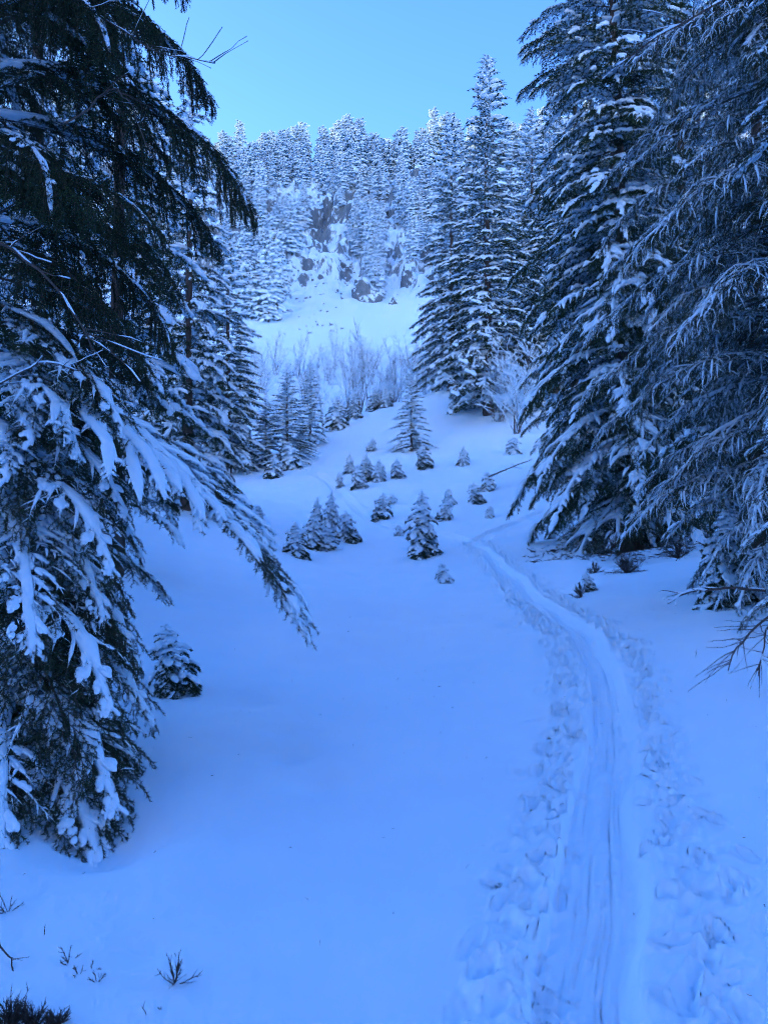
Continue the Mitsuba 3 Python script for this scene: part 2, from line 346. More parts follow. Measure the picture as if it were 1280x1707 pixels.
    if snow:
        sn.append(snowline(M, snow * snow_main * (1.1 - .75 * s0), .12 * detail, seed + 1, snow_sides + 1, thr=cover - .1))
        sn.append(snowline(A, snow * np.linspace(1.1, .8, 8)[None] * np.minimum(1, .35 + ln[:, None] / (L * lat_len) * .9), .07 * detail, seed + 2, snow_sides, steep=lat_steep))
        if ter_snow:
            pick = rng.random(len(B)) < ter_pick
            sn.append(snowline(B[pick], np.full((pick.sum(), 1), snow * ter_snow) * np.linspace(1.1, .6, 4)[None], .05 * detail, seed + 3, 4, False, steep=lat_steep))
        if pillows: sn.append(pillow_mesh(M, A, t, snow, pil_r, int(pillows * L / snow / 55) + 1, rng, seed, min(.55, lat_steep + .05)))
    return join(wood), join(ned), (join(sn) if any(x is not None for x in sn) else None)

def trunk_mesh(H, r, seed, lean=(0, 0), m=14, sides=9, bottom=-.5):
    rng = np.random.default_rng(seed)
    s = np.linspace(0, 1, m)
    z = bottom + (H - bottom) * s
    P = np.stack([lean[0] * z + .02 * H * np.sin(s * 3 + seed) * .15, lean[1] * z, z], 1)[None]
    R = r * ((1 - s) ** .85 * .98 + .02) * (1 + .5 * np.exp(-np.maximum(z, 0) / (r * 2.2)))
    return tubes(P, R[None], sides, 1.0, 0, .35, seed)
def layout(H, n, Lmax, h0, seed, p=.8, pitch=(-.25, .55), lean=(0, 0), jit=.2, top=.985, body=0.0):
    """Where the boughs leave the trunk: rows of (height, azimuth, length, pitch)."""
    rng = np.random.default_rng(seed)
    u = (np.arange(n) + rng.random(n) * .6) / n
    u = 1 - (1 - u) ** 1.15
    h = h0 + (H * top - h0) * u
    az = np.arange(n) * 2.39996 + rng.normal(0, .35, n)
    v = (h - h0) / (H - h0)
    L = Lmax * ((1 - v) ** p + .03) * rng.uniform(1 - jit, 1 + jit, n) * np.minimum(1, .72 + 1.6 * v + body)
    pt = pitch[0] + (pitch[1] - pitch[0]) * v ** 1.4 + rng.normal(0, .08, n)
    return np.stack([h, az, L, pt], 1)
def matrix_of(h, az, s, pt, lean=(0, 0)):
    c, sn, cp, sp = math.cos(az), math.sin(az), math.cos(pt), math.sin(pt)
    R = np.array([[c, -sn, 0], [sn, c, 0], [0, 0, 1]]) @ np.array([[cp, 0, -sp], [0, 1, 0], [sp, 0, cp]])
    M = np.eye(4); M[:3, :3] = R * s; M[:3, 3] = [lean[0] * h, lean[1] * h, h]
    return M
def moved(mesh, M): return mesh[0] @ M[:3, :3].T + M[:3, 3], mesh[1]
def conifer_meshes(rows, protos, lean=(0, 0), seed=0):
    """Crown (wood with needles) and snow of a whole tree, as two meshes."""
    rng = np.random.default_rng(seed)
    W, Nn, S = [], [], []
    lens = np.array([p[0] for p in protos])
    for h, az, L, pt in rows:
        k = np.argsort(np.abs(np.log(lens / L)) + rng.random(len(lens)) * .35)[0]
        M = matrix_of(h, az, L / lens[k], pt, lean)
        w, n, s = protos[k][1]
        W.append(moved(w, M)); Nn.append(moved(n, M))
        if s is not None: S.append(moved(s, M))
    return join(W), join(Nn), join(S)
def place(x, y, z, rot=0.0, s=1.0, sz=None, tilt=0.0):
    return T().translate([float(x), float(y), float(z)]).rotate([math.cos(rot * 3), math.sin(rot * 3), 0], tilt).rotate([0, 0, 1], math.degrees(rot)).scale([float(s), float(s), float(sz or s)])
def tri(d):
    return len(meshkit.WRITTEN[d['filename']][1])

# ---- prototypes by size of what a pixel can show
def protos_of(lengths, seed, **kw): return [(L, bough(L, seed + i, **kw)) for i, L in enumerate(lengths)]
mid_kw = dict(lat_gap=.085, lat_len=.40, lat_droop=-.8, ter_gap=.085, ter_len=.30, ter_droop=-1.2, needle=(.0068, .044, .016), snow=.078, snow_main=1.35, cover=.46, pillows=16, pil_r=1.25, wig=.16, lump=.11, detail=2.3, wood_twigs=False, m0=12, snow_sides=5, ter_snow=.08)
young_kw = dict(mid_kw, lat_droop=-.5, ter_len=.2, ter_droop=-.8, cover=.44, snow=.062, detail=1.8, pillows=7, pil_r=1.2)
far_kw = dict(lat_gap=.20, lat_len=.42, lat_droop=-.8, ter_gap=.20, ter_len=.45, ter_droop=-1.1, needle=(.020, .11, .05), snow=.13, snow_main=1.2, cover=.43, lump=.18, detail=3.0, wood_twigs=False, m0=9, snow_sides=4, ter_snow=.3)
remote_kw = dict(lat_gap=.5, lat_len=.5, lat_droop=-.5, ter_gap=.8, ter_len=.6, ter_droop=-.7, needle=(.14, .32, .17), snow=.40, snow_main=1.0, cover=.36, lump=.35, detail=4.5, wood_twigs=False, m0=6, snow_sides=4, ter_snow=0, pillows=14, pil_r=1.2, lat_steep=.5)
small_kw = dict(lat_gap=.06, lat_len=.5, lat_droop=-.6, ter_gap=.045, ter_len=.12, ter_droop=-.9, needle=(.0034, .034, .015), snow=.055, snow_main=1.1, cover=.60, lump=.08, detail=1.7, wood_twigs=False, m0=9, snow_sides=5, ter_snow=0, pillows=20, pil_r=1.75, lat_steep=.3, steep=.25)
mid_p = protos_of([.8, 1.4, 2.2, 3.0, 3.1], 100, e0=.12, droop=-.95, **mid_kw)
young_p = protos_of([.5, .9, 1.3, 1.2], 150, e0=.2, droop=-.7, **young_kw)
far_p = protos_of([1.0, 1.8, 2.8, 3.9, 3.6], 200, e0=.10, droop=-.75, **far_kw)
rem_p = protos_of([1.2, 2.2, 3.0, 2.6], 300, e0=.15, droop=-.6, **remote_kw)
small_p = protos_of([.25, .45, .75, .8], 400, e0=.15, droop=-1.25, **small_kw)
near_kw = dict(lat_gap=.05, lat_len=.42, ter_gap=.035, needle=(.0034, .021, .0055), lump=.05, m0=18)
hang_p = protos_of([1.2, 1.9, 2.1], 500, e0=.05, droop=-.9, **near_kw, lat_droop=-1.8, lat_ang=.8, ter_len=.15, ter_droop=-.8, snow=.020, snow_main=1.7, cover=.56, ter_snow=.2, pillows=0, lat_steep=.8)
laden_p = protos_of([1.0, 1.6, 1.7], 520, e0=.10, droop=-1.05, **{**near_kw, 'detail': 1.15, 'pillows': 85, 'pil_r': .8, 'lat_steep': .74}, lat_droop=-.6, ter_len=.14, ter_droop=-.8, snow=.036, snow_main=1.8, cover=.45, ter_snow=.4)
arch_p = protos_of([2.4], 540, e0=-.40, droop=-.75, **{**near_kw, 'lat_len': .36, 'lat_gap': .04, 'tip': .24, 'lat_steep': .16, 'detail': 1.2, 'pillows': 110, 'pil_r': .85}, lat_droop=-.35, ter_len=.13, ter_droop=-.6, snow=.037, snow_main=1.9, cover=.38, steep=.02, ter_snow=.4)
curtain_p = protos_of([2.3], 545, e0=-.05, droop=-1.15, **{**near_kw, 'lat_len': .5, 'lat_gap': .03, 'pillows': 20, 'pil_r': .9, 'lat_steep': .8}, lat_droop=-2.3, lat_ang=.7, ter_len=.15, ter_droop=-.8, snow=.036, snow_main=1.9, cover=.32, steep=.05, ter_snow=.1)
frost_p = protos_of([1.8, 2.6, 3.2], 560, e0=.25, droop=-1.25, lat_gap=.05, lat_len=.34, lat_ang=.7, lat_droop=-1.6, ter_gap=.07, ter_len=.34, ter_droop=-1.5, needle=(.006, .026, .007), snow=.0155, snow_main=2.6, cover=.30, steep=.10, lump=0, detail=1.4, pillows=2, lat_steep=.15, ter_pick=.55, m0=16, snow_sides=4, ter_snow=.42, wig=.26)
groups_of = {}
def bough_groups(name, protos):
    """A shapegroup per prototype bough: wood, needles and snow."""
    out = []
    for i, (L, (w, n, s)) in enumerate(protos):
        key = f'proto_{name}_{i}'
        g = {'type': 'shapegroup', 'wood': mikit.ply(w, 'bark', smooth=True), 'needles': mikit.ply(n, 'needles')}
        if s is not None: g['snow'] = mikit.ply(s, 'snow_tree', smooth=True)
        scene[key] = g
        out.append((L, key))
    return out
def tree_of_boughs(name, x, y, z, H, r, rows, groups, label, category, lean=(0, 0), seed=0, group=None):
    """A near tree whose every bough is a part of its own. rows: (height, azimuth, length, pitch[, groups])."""
    key = numbered(name)
    rng = np.random.default_rng(seed)
    P = np.eye(4); P[:3, 3] = x, y, z
    put(f'{key}__trunk', mikit.ply(trunk_mesh(H, r, seed, lean), 'bark', smooth=True), T(P))
    for i, row in enumerate(rows):
        h, az, L, pt = row[:4]
        gs = row[4] if len(row) > 4 else groups
        lens = np.array([g[0] for g in gs])
        k = np.argsort(np.abs(np.log(lens / L)) + rng.random(len(lens)) * .35)[0]
        put(f'{key}__bough' + (f'_{i:03d}' if i else ''), {'type': 'instance', 'shapegroup': {'type': 'ref', 'id': gs[k][1]}}, T(P @ matrix_of(h, az, L / lens[k], pt, lean)))
    say(key, label, category, group)
    return key
def tree_variant(H, n, Lmax, h0, seed, protos, r, lean=(0, 0), **kw):
    rows = layout(H, n, Lmax, h0, seed, lean=lean, **kw)
    w, nd, sn = conifer_meshes(rows, protos, lean, seed)
    return dict(H=H, R=Lmax, trunk=mikit.ply(join([trunk_mesh(H * .985, r, seed, lean), w]), 'bark', smooth=True), crown=mikit.ply(nd, 'needles'), snow=mikit.ply(sn, 'snow_tree', smooth=True))
def plant(name, variant, x, y, z, label, category, rot=0.0, s=1.0, sz=None, group=None, tilt=0.0):
    key = numbered(name)
    m = place(x, y, z, rot, s, sz, tilt)
    for part in ('trunk', 'crown', 'snow'): put(f'{key}__{part}', variant[part], m)
    say(key, label, category, group)
    return key
# ------------------------------------------------------------------ the big trees near the track
G_mid, G_hang, G_laden, G_arch, G_curtain, G_frost = (bough_groups(n, p) for n, p in (('mid', mid_p), ('hang', hang_p), ('laden', laden_p), ('arch', arch_p), ('curtain', curtain_p), ('frost', frost_p)))
def xy(px, D): return (px - 640) * K * D, D
def on(px, D, f=land):
    x, y = xy(px, D)
    return x, y, float(f(x, y)) - .05
def deg(a): return math.radians(a)

# the tall snow-laden spruce right of the track
x, y, z = on(1045, 20)
rows = list(layout(24, 340, 3.25, .8, 51, p=.6, pitch=(-.42, .5), body=.1, jit=.32))
tree_of_boughs('spruce_tree', x, y, z, 23, .27, rows, G_mid, 'tall snow-laden spruce with dark bare trunk foot, standing right of the track bend', 'spruce', lean=(-.028, 0), seed=51)
# the dark spruce at the left edge, nearest of all
x, y, z = on(-20, 5.0)
rng = np.random.default_rng(77)
rows = []
for i in range(96):
    h = .35 + 6.5 * (i + rng.random()) / 96
    az = i * 2.39996 + rng.normal(0, .3)
    toward = max(0, -math.sin(az))                     # boughs that reach towards the path walker are the shaded-out short ones
    L = rng.uniform(1.0, 1.6) * (1 - .25 * toward) * (1.0 if h < 3 else 1.15)
    snowy = h < 2.8 and rng.random() < .65
    rows.append((h, az, L, rng.normal(-.12, .15), G_laden if snowy else G_hang))
rows += [(2.6, deg(-8), 2.7, .03, G_arch), (2.35, deg(-22), 1.5, -.25, G_laden), (2.1, deg(10), 1.35, -.35, G_laden), (4.6, deg(-4), 2.2, .0, G_curtain), (5.3, deg(6), 1.8, .0, G_curtain), (4.3, deg(18), 1.8, .05, G_curtain), (5.0, deg(-35), 1.7, 0, G_curtain), (3.7, deg(-14), 1.5, -.1, G_hang),
         (1.5, deg(-25), 1.15, -.45, G_hang), (1.15, deg(-12), 1.2, -.4, G_hang), (.9, deg(-40), 1.1, -.3, G_laden), (.6, deg(-15), 1.05, -.15, G_laden), (1.9, deg(-30), 1.3, -.35, G_laden), (1.75, deg(5), 1.3, -.4, G_hang), (1.3, deg(15), 1.2, -.4, G_hang),
         (.45, deg(-44), 1.95, -.05, G_laden), (.6, deg(-52), 1.9, -.08, G_laden), (.4, deg(-36), 1.9, -.02, G_laden), (.8, deg(-40), 1.95, -.12, G_laden), (1.1, deg(-46), 1.9, -.2, G_hang), (1.4, deg(-36), 1.8, -.25, G_laden), (1.7, deg(-44), 1.7, -.25, G_laden), (.5, deg(-60), 1.7, 0, G_hang), (2.1, deg(-32), 1.65, -.25, G_laden), (.5, deg(-18), 1.5, -.15, G_hang), (.75, deg(-28), 1.45, -.2, G_hang), (1.0, deg(-8), 1.5, -.25, G_laden), (1.5, deg(-10), 1.5, -.35, G_laden), (.35, deg(-38), 1.4, -.1, G_hang), (1.8, deg(-18), 1.5, -.35, G_laden), (2.9, deg(-20), 1.5, -.3, G_laden), (3.4, deg(-32), 1.6, -.2, G_hang), (3.9, deg(-15), 1.7, -.1, G_hang), (4.9, deg(-20), 1.7, -.0, G_hang), (5.6, deg(-15), 1.7, .0, G_hang), (5.9, deg(-40), 1.7, .0, G_hang),
         (.45, deg(-30), 1.2, -.1, G_laden), (.4, deg(-10), 1.25, -.05, G_laden), (.5, deg(-55), 1.1, -.1, G_laden), (.8, deg(-22), 1.35, -.25, G_hang), (2.2, deg(-50), 1.3, -.35, G_hang), (2.7, deg(-35), 1.4, -.3, G_laden), (3.3, deg(-20), 1.5, -.2, G_hang), (4.1, deg(-45), 1.5, -.1, G_curtain), (3.6, deg(2), 1.6, -.1, G_curtain)]
tree_of_boughs('spruce_tree', x, y, z, 13, .10, rows, G_hang, 'dark old spruce at the left edge, one snowy bough arching far over the slope', 'spruce', seed=78)
# frost-lined tree at the right edge
x, y, z = on(1350, 9.6)
rows = [(r[0], r[1], r[2] * (.62 + .38 * min(1, r[0] / 4.5)), r[3]) for r in layout(15, 250, 3.3, .6, 55, p=.4, pitch=(-.22, .3), body=.3) if r[0] < 12]
tree_of_boughs('frosted_tree', x, y, z, 15, .17, rows, G_frost, 'frost-lined tree with countless thin hanging twigs filling the right edge', 'tree', seed=55)
# thickly laden spruce just outside the right edge, its tips reach into view
x, y, z = on(1500, 7.2)
rows = [(h, deg(180) + rng.normal(0, .5), rng.uniform(1.3, 1.75), rng.normal(-.1, .1), G_laden) for h in np.linspace(.7, 6.8, 26)] + [(h, rng.uniform(-1.4, 1.4), 1.5, -.1, G_laden) for h in np.linspace(.6, 6.5, 22)]
tree_of_boughs('spruce_tree', x, y, z, 11, .13, rows, G_laden, 'spruce beyond the right edge whose thick snowy bough tips reach into view', 'spruce', seed=58)
# spruces behind on the left and right, boughs of middle detail
for (px, D, H, Lm, n, h0, seed, lean, label) in [
    (316, 22, 13.4, 2.15, 150, .9, 61, (0, 0), 'straight-trunked spruce with layered snowy boughs, behind the arching bough on the left'),
    (190, 12, 12.5, 1.8, 100, 1.2, 62, (.01, 0), 'slender dark-trunked spruce behind the old spruce, second trunk from the left edge'),
    (60, 15, 16, 2.4, 130, 1.0, 63, (0, 0), 'shaded spruce deep in the left-hand wood, glimpsed between hanging boughs'),
    (-70, 8.5, 13, 2.0, 90, 1.0, 64, (0, 0), 'spruce half outside the left edge behind the old dark spruce'),
    (1262, 15, 15, 2.2, 130, .8, 67, (0, 0), 'shaded spruce standing behind the frosted tree at the right edge'),
    (1130, 23, 23, 2.6, 170, 1.5, 68, (0, 0), 'spruce with its top between the laden spruce and the frosted tree'),
    (1165, 27, 19, 2.9, 140, 1.0, 65, (0, 0), 'shaded spruce in the dark gap between the laden spruce and the frosted tree'),
    (960, 33, 21, 3.0, 150, .6, 66, (0, 0), 'spruce close behind the laden spruce on its left side')]:
    x, y, z = on(px, D)
    tree_of_boughs('spruce_tree', x, y, z, H, .016 * H ** .9, layout(H, n, Lm, h0, seed, p=.7, pitch=(-.3, .5), body=.15), G_mid, label, 'spruce', lean=lean, seed=seed)
# farther big trees
V_far = [tree_variant(26, 230, 4.2, 1.0, 71, far_p, .30, p=.75, body=.1), tree_variant(20, 180, 3.6, .8, 72, far_p, .25, p=.9, body=.1), tree_variant(22, 200, 3.3, .8, 73, far_p, .25, p=.65, jit=.3, body=.1)]
for (px, D, k, s, sz, rot, label) in [
    (812, 50, 0, 1.06, .945, .3, 'tall pointed spruce rising above its neighbours against the sky, right of centre'),
    (752, 58, 2, 1.0, 1.0, 2.0, 'spruce standing just left of the tall pointed spruce, half hidden by it'),
    (886, 62, 0, 1.0, .86, 4.0, 'spruce with its tip showing between the tall pointed spruce and the laden spruce'),
    (925, 52, 1, 1.1, 1.15, 1.0, 'spruce filling the gap left of the tall laden spruce'),
    (1060, 60, 2, 1.1, 1.1, 3.3, 'spruce hidden behind the laden spruce trunk'),
    (380, 44, 1, .85, .8, 5.0, 'spruce behind the layered spruce at the left, lower than it'),
    (250, 38, 2, 1.0, 1.0, .5, 'spruce behind the left-hand wood, right of the slender trunk'),
    (120, 46, 0, .9, .85, 1.5, 'spruce deep behind the left-hand wood'),
    (400, 84, 1, .7, .62, 2.6, 'spruce at the left end of the bare thicket'),
    (330, 96, 2, .9, .8, 3.9, 'spruce above the left-hand wood on the lower slope')]:
    x, y, z = on(px, D)
    plant('spruce_tree', V_far[k], x, y, z, label, 'spruce', rot, s, sz)

# ------------------------------------------------------------------ young spruces on the knoll
V_small = [tree_variant(1.9, 84, .66, .03, 81, small_p, .03, pitch=(-.5, .6), p=.95, body=.3, jit=.42), tree_variant(1.3, 64, .56, .02, 82, small_p, .024, pitch=(-.5, .6), p=.8, jit=.5, body=.3), tree_variant(.9, 48, .5, .02, 83, small_p, .018, pitch=(-.5, .6), p=.75, jit=.5, body=.3)]
V_young = [tree_variant(6, 120, 1.35, .1, 91, young_p, .08, p=.95, pitch=(-.25, .6), body=.2), tree_variant(5, 100, 1.3, .1, 92, young_p, .07, p=.85, pitch=(-.25, .6), body=.2)]
young = [  # pixel, base row, height in pixels, width in pixels, label
    (703, 926, 112, 72, 'knee-deep young spruce in mid slope with a bare leader and tuft on top'),
    (740, 972, 33, 36, 'tiny snow-capped spruce just below the young spruce with the bare leader'),
    (981, 986, 34, 28, 'tiny snow-capped spruce beside the track, below the tall laden spruce'),
    (490, 926, 58, 50, 'leftmost low spruce of the snow-covered clump left of the track'),
    (519, 914, 68, 46, 'second spruce from the left in the snow-covered clump left of the track'),
    (549, 898, 82, 46, 'tallest pointed spruce in the snow-covered clump left of the track'),
    (580, 902, 52, 42, 'rounded spruce at the right end of the snow-covered clump'),
    (545, 914, 36, 56, 'low snow-buried spruce at the front of the clump'),
    (528, 884, 58, 34, 'spruce at the back of the snow-covered clump'),
    (635, 864, 44, 36, 'small stout spruce between the clump and the young spruce with the bare leader'),
    (651, 840, 16, 26, 'snow-buried spruce tip behind the small stout spruce'),
    (664, 893, 18, 20, 'spruce tip poking out of the snow left of the young spruce with the bare leader'),
    (664, 796, 32, 28, 'small cone-shaped spruce below the mid slope spruce, on its left'),
    (706, 780, 42, 34, 'bushy small spruce at the right foot of the mid slope spruce'),
    (771, 776, 33, 24, 'lone small spruce on the open slope left of the laden spruce'),
    (742, 866, 38, 32, 'front one of the pair of small spruces right of the bare leader'),
    (748, 842, 28, 28, 'rear one of the pair of small spruces right of the bare leader'),
    (792, 839, 36, 34, 'dark-sided small spruce with a stick leaning behind it'),
    (814, 818, 32, 34, 'snowy small spruce where the leaning stick starts'),
    (817, 863, 20, 20, 'lowest little spruce above the side track'),
    (855, 756, 28, 34, 'small bushy spruce at the left edge of the laden spruce'),
    (582, 789, 36, 24, 'upper left spruce of the loose group above the upper track'),
    (567, 811, 26, 18, 'lower left spruce of the loose group above the upper track'),
    (600, 814, 42, 32, 'front spruce of the loose group above the upper track'),
    (609, 801, 48, 34, 'tallest spruce of the loose group above the upper track'),
    (630, 802, 38, 28, 'right spruce of the loose group above the upper track'),
    (620, 752, 22, 20, 'single little spruce high on the knoll below the thicket'),
    (1215, 1008, 185, 120, 'low spruce with drooping snowy boughs at the foot of the frosted tree'),
    (288, 1150, 112, 92, 'snow-cloaked young spruce half hidden behind the old dark spruce'),
    (430, 864, 22, 28, 'low snowy sprig on the left slope under the layered spruce'),
    (390, 872, 24, 30, 'low snow-covered spruce in the hollow left of the slope'),
    (455, 796, 42, 32, 'small spruce at the lower left of the spruce group by the thicket'),
    (482, 782, 46, 44, 'small round spruce at the foot of the spruce group by the thicket'),
    (563, 714, 54, 46, 'first spruce right of the spruce group on the knoll edge'),
    (592, 698, 50, 34, 'second spruce right of the spruce group on the knoll edge'),
    (622, 684, 44, 30, 'third spruce right of the spruce group on the knoll edge'),
    (643, 678, 34, 28, 'low spruce at the right end of the row on the knoll edge'),
]
bases = {}
for i, (px, py, h, w, label) in enumerate(young):
    p = march(base_height, px, py)
    Hm = h * K * p[1] * 1.05
    Wm = w * K * p[1]
    k = 0 if Hm / Wm > 1.45 else 1 if Hm / Wm > 1.1 else 2
    v = V_small[k]
    s = Wm / (2 * v['R'] * .80)
    plant('small_spruce', v, p[0], p[1], p[2] - .07 * Hm, label, 'young spruce', i * 1.7, s, Hm / v['H'], None, 3 + 7 * ((i * .37) % 1))
for i, (px, py, h, w, k, label) in enumerate([
    (686, 752, 148, 62, 0, 'shoulder-high pointed spruce standing free in the middle of the slope'),
    (478, 778, 176, 84, 0, 'tallest spruce in the group left of the bare thicket'),
    (517, 742, 150, 56, 0, 'narrow spruce at the right of the group left of the bare thicket'),
    (443, 776, 116, 60, 1, 'dark spruce at the left of the group left of the bare thicket'),
    (500, 768, 82, 50, 1, 'short snow-heavy spruce at the front right of the group left of the bare thicket')]):
    p = march(base_height, px, py)
    v = V_young[k]
    plant('young_spruce', v, p[0], p[1], p[2] - .08, label, 'spruce', i * 2.1, w * K * p[1] / (2 * v['R'] * .72), h * K * p[1] * 1.03 / v['H'])
# ------------------------------------------------------------------ forest on the mountainside
V_rem = [tree_variant([16, 14, 15, 12][i], 80, [3.7, 3.6, 3.3, 3.3][i], .8, 191 + i, rem_p, .2, p=[.42, .58, .36, .42][i], jit=.35, body=.2) for i in range(4)]
rng = np.random.default_rng(5)
taken = []
def forest(n, x0, x1, y0, y1, h, label, group, clear=()):
    made = 0
    for _ in range(n * 12):
        if made == n: break
        px, py = rng.uniform(x0, x1), rng.uniform(y0, y1)
        if any(a <= px <= b and c <= py <= d for a, b, c, d in clear): continue
        p = march(land, px, py, 120, 330, 900)
        if p[1] > 300 or any((p[0] - q[0]) ** 2 + (p[1] - q[1]) ** 2 < 2.2 ** 2 for q in taken): continue
        taken.append(p); made += 1
        s = rng.uniform(h[0], h[1]) / 16
        if made % 7 == 3: s *= .6
        where = ('upper', 'middle', 'lower')[min(2, int(3 * (py - y0) / (y1 - y0)))] + ' ' + ('left', 'centre', 'right')[min(2, int(3 * (px - x0) / (x1 - x0)))]
        plant('ridge_spruce', V_rem[made % 4], p[0], p[1], p[2] - .4, f'{label}, {where} part', 'spruce', rng.uniform(0, 6), s * rng.uniform(.8, 1.1), s, group, rng.uniform(0, 4))
GULLY = [(508, 532, 270, 345), (640, 662, 330, 530), (470, 600, 440, 560)]
TEN = ['first', 'second', 'third', 'fourth', 'fifth', 'sixth', 'seventh', 'eighth', 'ninth', 'tenth', 'eleventh', 'twelfth', 'thirteenth', 'fourteenth', 'fifteenth', 'sixteenth', 'seventeenth', 'eighteenth', 'nineteenth']
def nth(i): return TEN[i] if i < 19 else 'twentieth' if i == 19 else ['twenty', 'thirty', 'forty'][(i + 1) // 10 - 2] + '-' + TEN[(i + 1) % 10 - 1] if (i + 1) % 10 else ['thirtieth', 'fortieth'][(i + 1) // 10 - 3]
def crest(n, x0, x1, label, group, h):
    for i in range(n):
        px = x0 + (x1 - x0) * (i + rng.random()) / n
        label = f'ridge spruce, {nth(i)} from the left, behind the ' + group[25:]
        if x0 >= 395 and x1 <= 820:
            label = f'frosted crest spruce, {nth(i)} from the left {group[23:]}'
        D = rng.uniform(228, 252)
        x = (px - 640) * K * D
        s = rng.uniform(*h) / 16
        plant('ridge_spruce', V_rem[(i * 7) % 4], x, D, float(land(x, D)) - .4, label, 'spruce', rng.uniform(0, 6), s * rng.uniform(.8, 1.05), s, group)
crest(20, 395, 512, 'white frosted spruce on the ridge crest left of the gully', 'spruces in the stretch left of the gully', (13, 18))
crest(26, 532, 680, 'white frosted spruce on the ridge crest right of the gully', 'spruces in the stretch right of the gully', (13, 18))
crest(26, 680, 820, 'frosted spruce on the right part of the ridge crest', 'spruces in the stretch by the tall pointed spruce', (11, 15))
crest(26, 60, 390, 'ridge spruce behind the left-hand wood', 'ridge spruces behind the left-hand wood', (13, 17))
crest(24, 830, 1240, 'ridge spruce behind the big right-hand trees', 'ridge spruces behind the right-hand trees', (12, 16))
forest(30, 398, 520, 290, 450, (8, 13), 'snowy spruce on the left cliff', 'spruces on the left cliff', GULLY)
forest(16, 585, 640, 370, 500, (8, 12), 'snowy spruce on the rocky rib in the middle of the mountainside', 'spruces on the middle rib', GULLY)
forest(14, 530, 730, 300, 345, (9, 13), 'snowy spruce on the upper slope under the crest', 'spruces under the crest', GULLY)
forest(14, 655, 740, 340, 440, (9, 13), 'snowy spruce on the slope right of the middle gully', 'spruces right of the middle gully', GULLY)
forest(24, 730, 860, 330, 520, (9, 13), 'snowy spruce on the slope behind the tall pointed spruce', 'spruces behind the tall pointed spruce')
forest(8, 405, 462, 450, 540, (13, 18), 'larger snowy spruce at the left foot of the cliffs', 'spruces at the foot of the cliffs')
# ------------------------------------------------------------------ wood added behind the viewpoint (shades the slope, never in the picture)
rng = np.random.default_rng(15)
for i in range(34):
    x, y = rng.uniform(-38, 38), rng.uniform(-62, -9)
    if abs(x) < 5 and y > -14: continue
    plant('spruce_tree', V_rem[i % 4], x, y, float(base_height(x, y)) - .3, 'unseen spruce added behind the viewpoint to shade the slope', 'spruce', rng.uniform(0, 6), 1.25, rng.uniform(1.2, 1.6), 'unseen spruces added behind the viewpoint')
# ------------------------------------------------------------------ rocks on the mountainside
def rock_mesh(w, d, h, seed):
    m = trimesh.creation.icosphere(subdivisions=4)
    v = np.array(m.vertices)
    rng = np.random.default_rng(seed)
    for k in range(16):                                        # broken planes
        n = unit(rng.normal(size=3) * [1, 1, .6]); c = rng.uniform(.55, .9)
        over = np.maximum(0, v @ n - c); v -= over[:, None] * n * .93
    q = v * [w / 2, d / 2, h / 2]
    v = q + unit(v) * ((meshkit.fbm(q * [.5, .5, .25] + seed * 3, 4, seed) - .5) * .38 * min(w, h))[:, None]
    return v, np.array(m.faces)
ROCKS = [(612, 500, 62, 78, 'broad rock outcrop at the foot of the middle rib'), (622, 440, 36, 70, 'rock wall on the right side of the middle rib'), (591, 366, 30, 60, 'tall grey rock slab left above the middle rib'), (634, 358, 36, 40, 'square grey rock right above the middle rib'),
         (681, 468, 34, 62, 'pointed rock buttress right of the middle gully'), (656, 506, 22, 32, 'small rock at the foot of the slope right of the middle rib'), (453, 342, 36, 44, 'grey rock face high on the left cliff'), (470, 432, 34, 30, 'rock at the lower edge of the left cliff'),
         (512, 444, 34, 24, 'brown rock above the scree at the left'), (545, 344, 26, 44, 'upright rock beside the upper gully'), (571, 443, 18, 14, 'single brown boulder in the middle of the scree'), (711, 430, 32, 34, 'rock on the slope right of the buttress'), (722, 462, 34, 26, 'brown rock low on the slope behind the tall pointed spruce'),
         (432, 396, 34, 46, 'pale rock wall at the left end of the cliff'), (448, 294, 44, 30, 'warm brown rock just under the left crest'), (534, 464, 12, 10, 'small boulder at the left edge of the scree'), (608, 392, 26, 44, 'rock band in the upper part of the middle rib'), (492, 388, 26, 34, 'narrow rock face between the trees of the left cliff')]
for i, (px, py, w, h, label) in enumerate(ROCKS):
    p = march(land, px, py, 120, 330, 3000)
    u = K * p[1]
    key = numbered('rock_outcrop')
    put(key, mikit.ply(rock_mesh(w * u, w * u * .9 + 1.5, h * u * 1.1, 30 + i), 'rock_material', smooth=35), T().translate([p[0], p[1] + .12 * w * u, p[2]]).rotate([1, 0, 0], -12))
    say(key, label, 'rock')
rng = np.random.default_rng(41)
st = []
base = trimesh.creation.icosphere(subdivisions=1)
for _ in range(150):
    px, py = (rng.uniform(455, 590), rng.uniform(430, 560)) if rng.random() < .6 else (rng.uniform(640, 760), rng.uniform(330, 520))
    p = march(land, px, py, 115, 300, 600)
    r = rng.uniform(.12, .34) * (1.6 if rng.random() < .1 else 1)
    st.append((np.array(base.vertices) * r * rng.uniform(.6, 1.3, 3) * (1 + .25 * rng.normal(size=(len(base.vertices), 1))) + p, np.array(base.faces)))
put('scree_stones', mikit.ply(join(st), 'rock_material'))
say('scree_stones', 'small dark stones poking out of the snow on the scree slope', 'stones', kind='stuff')
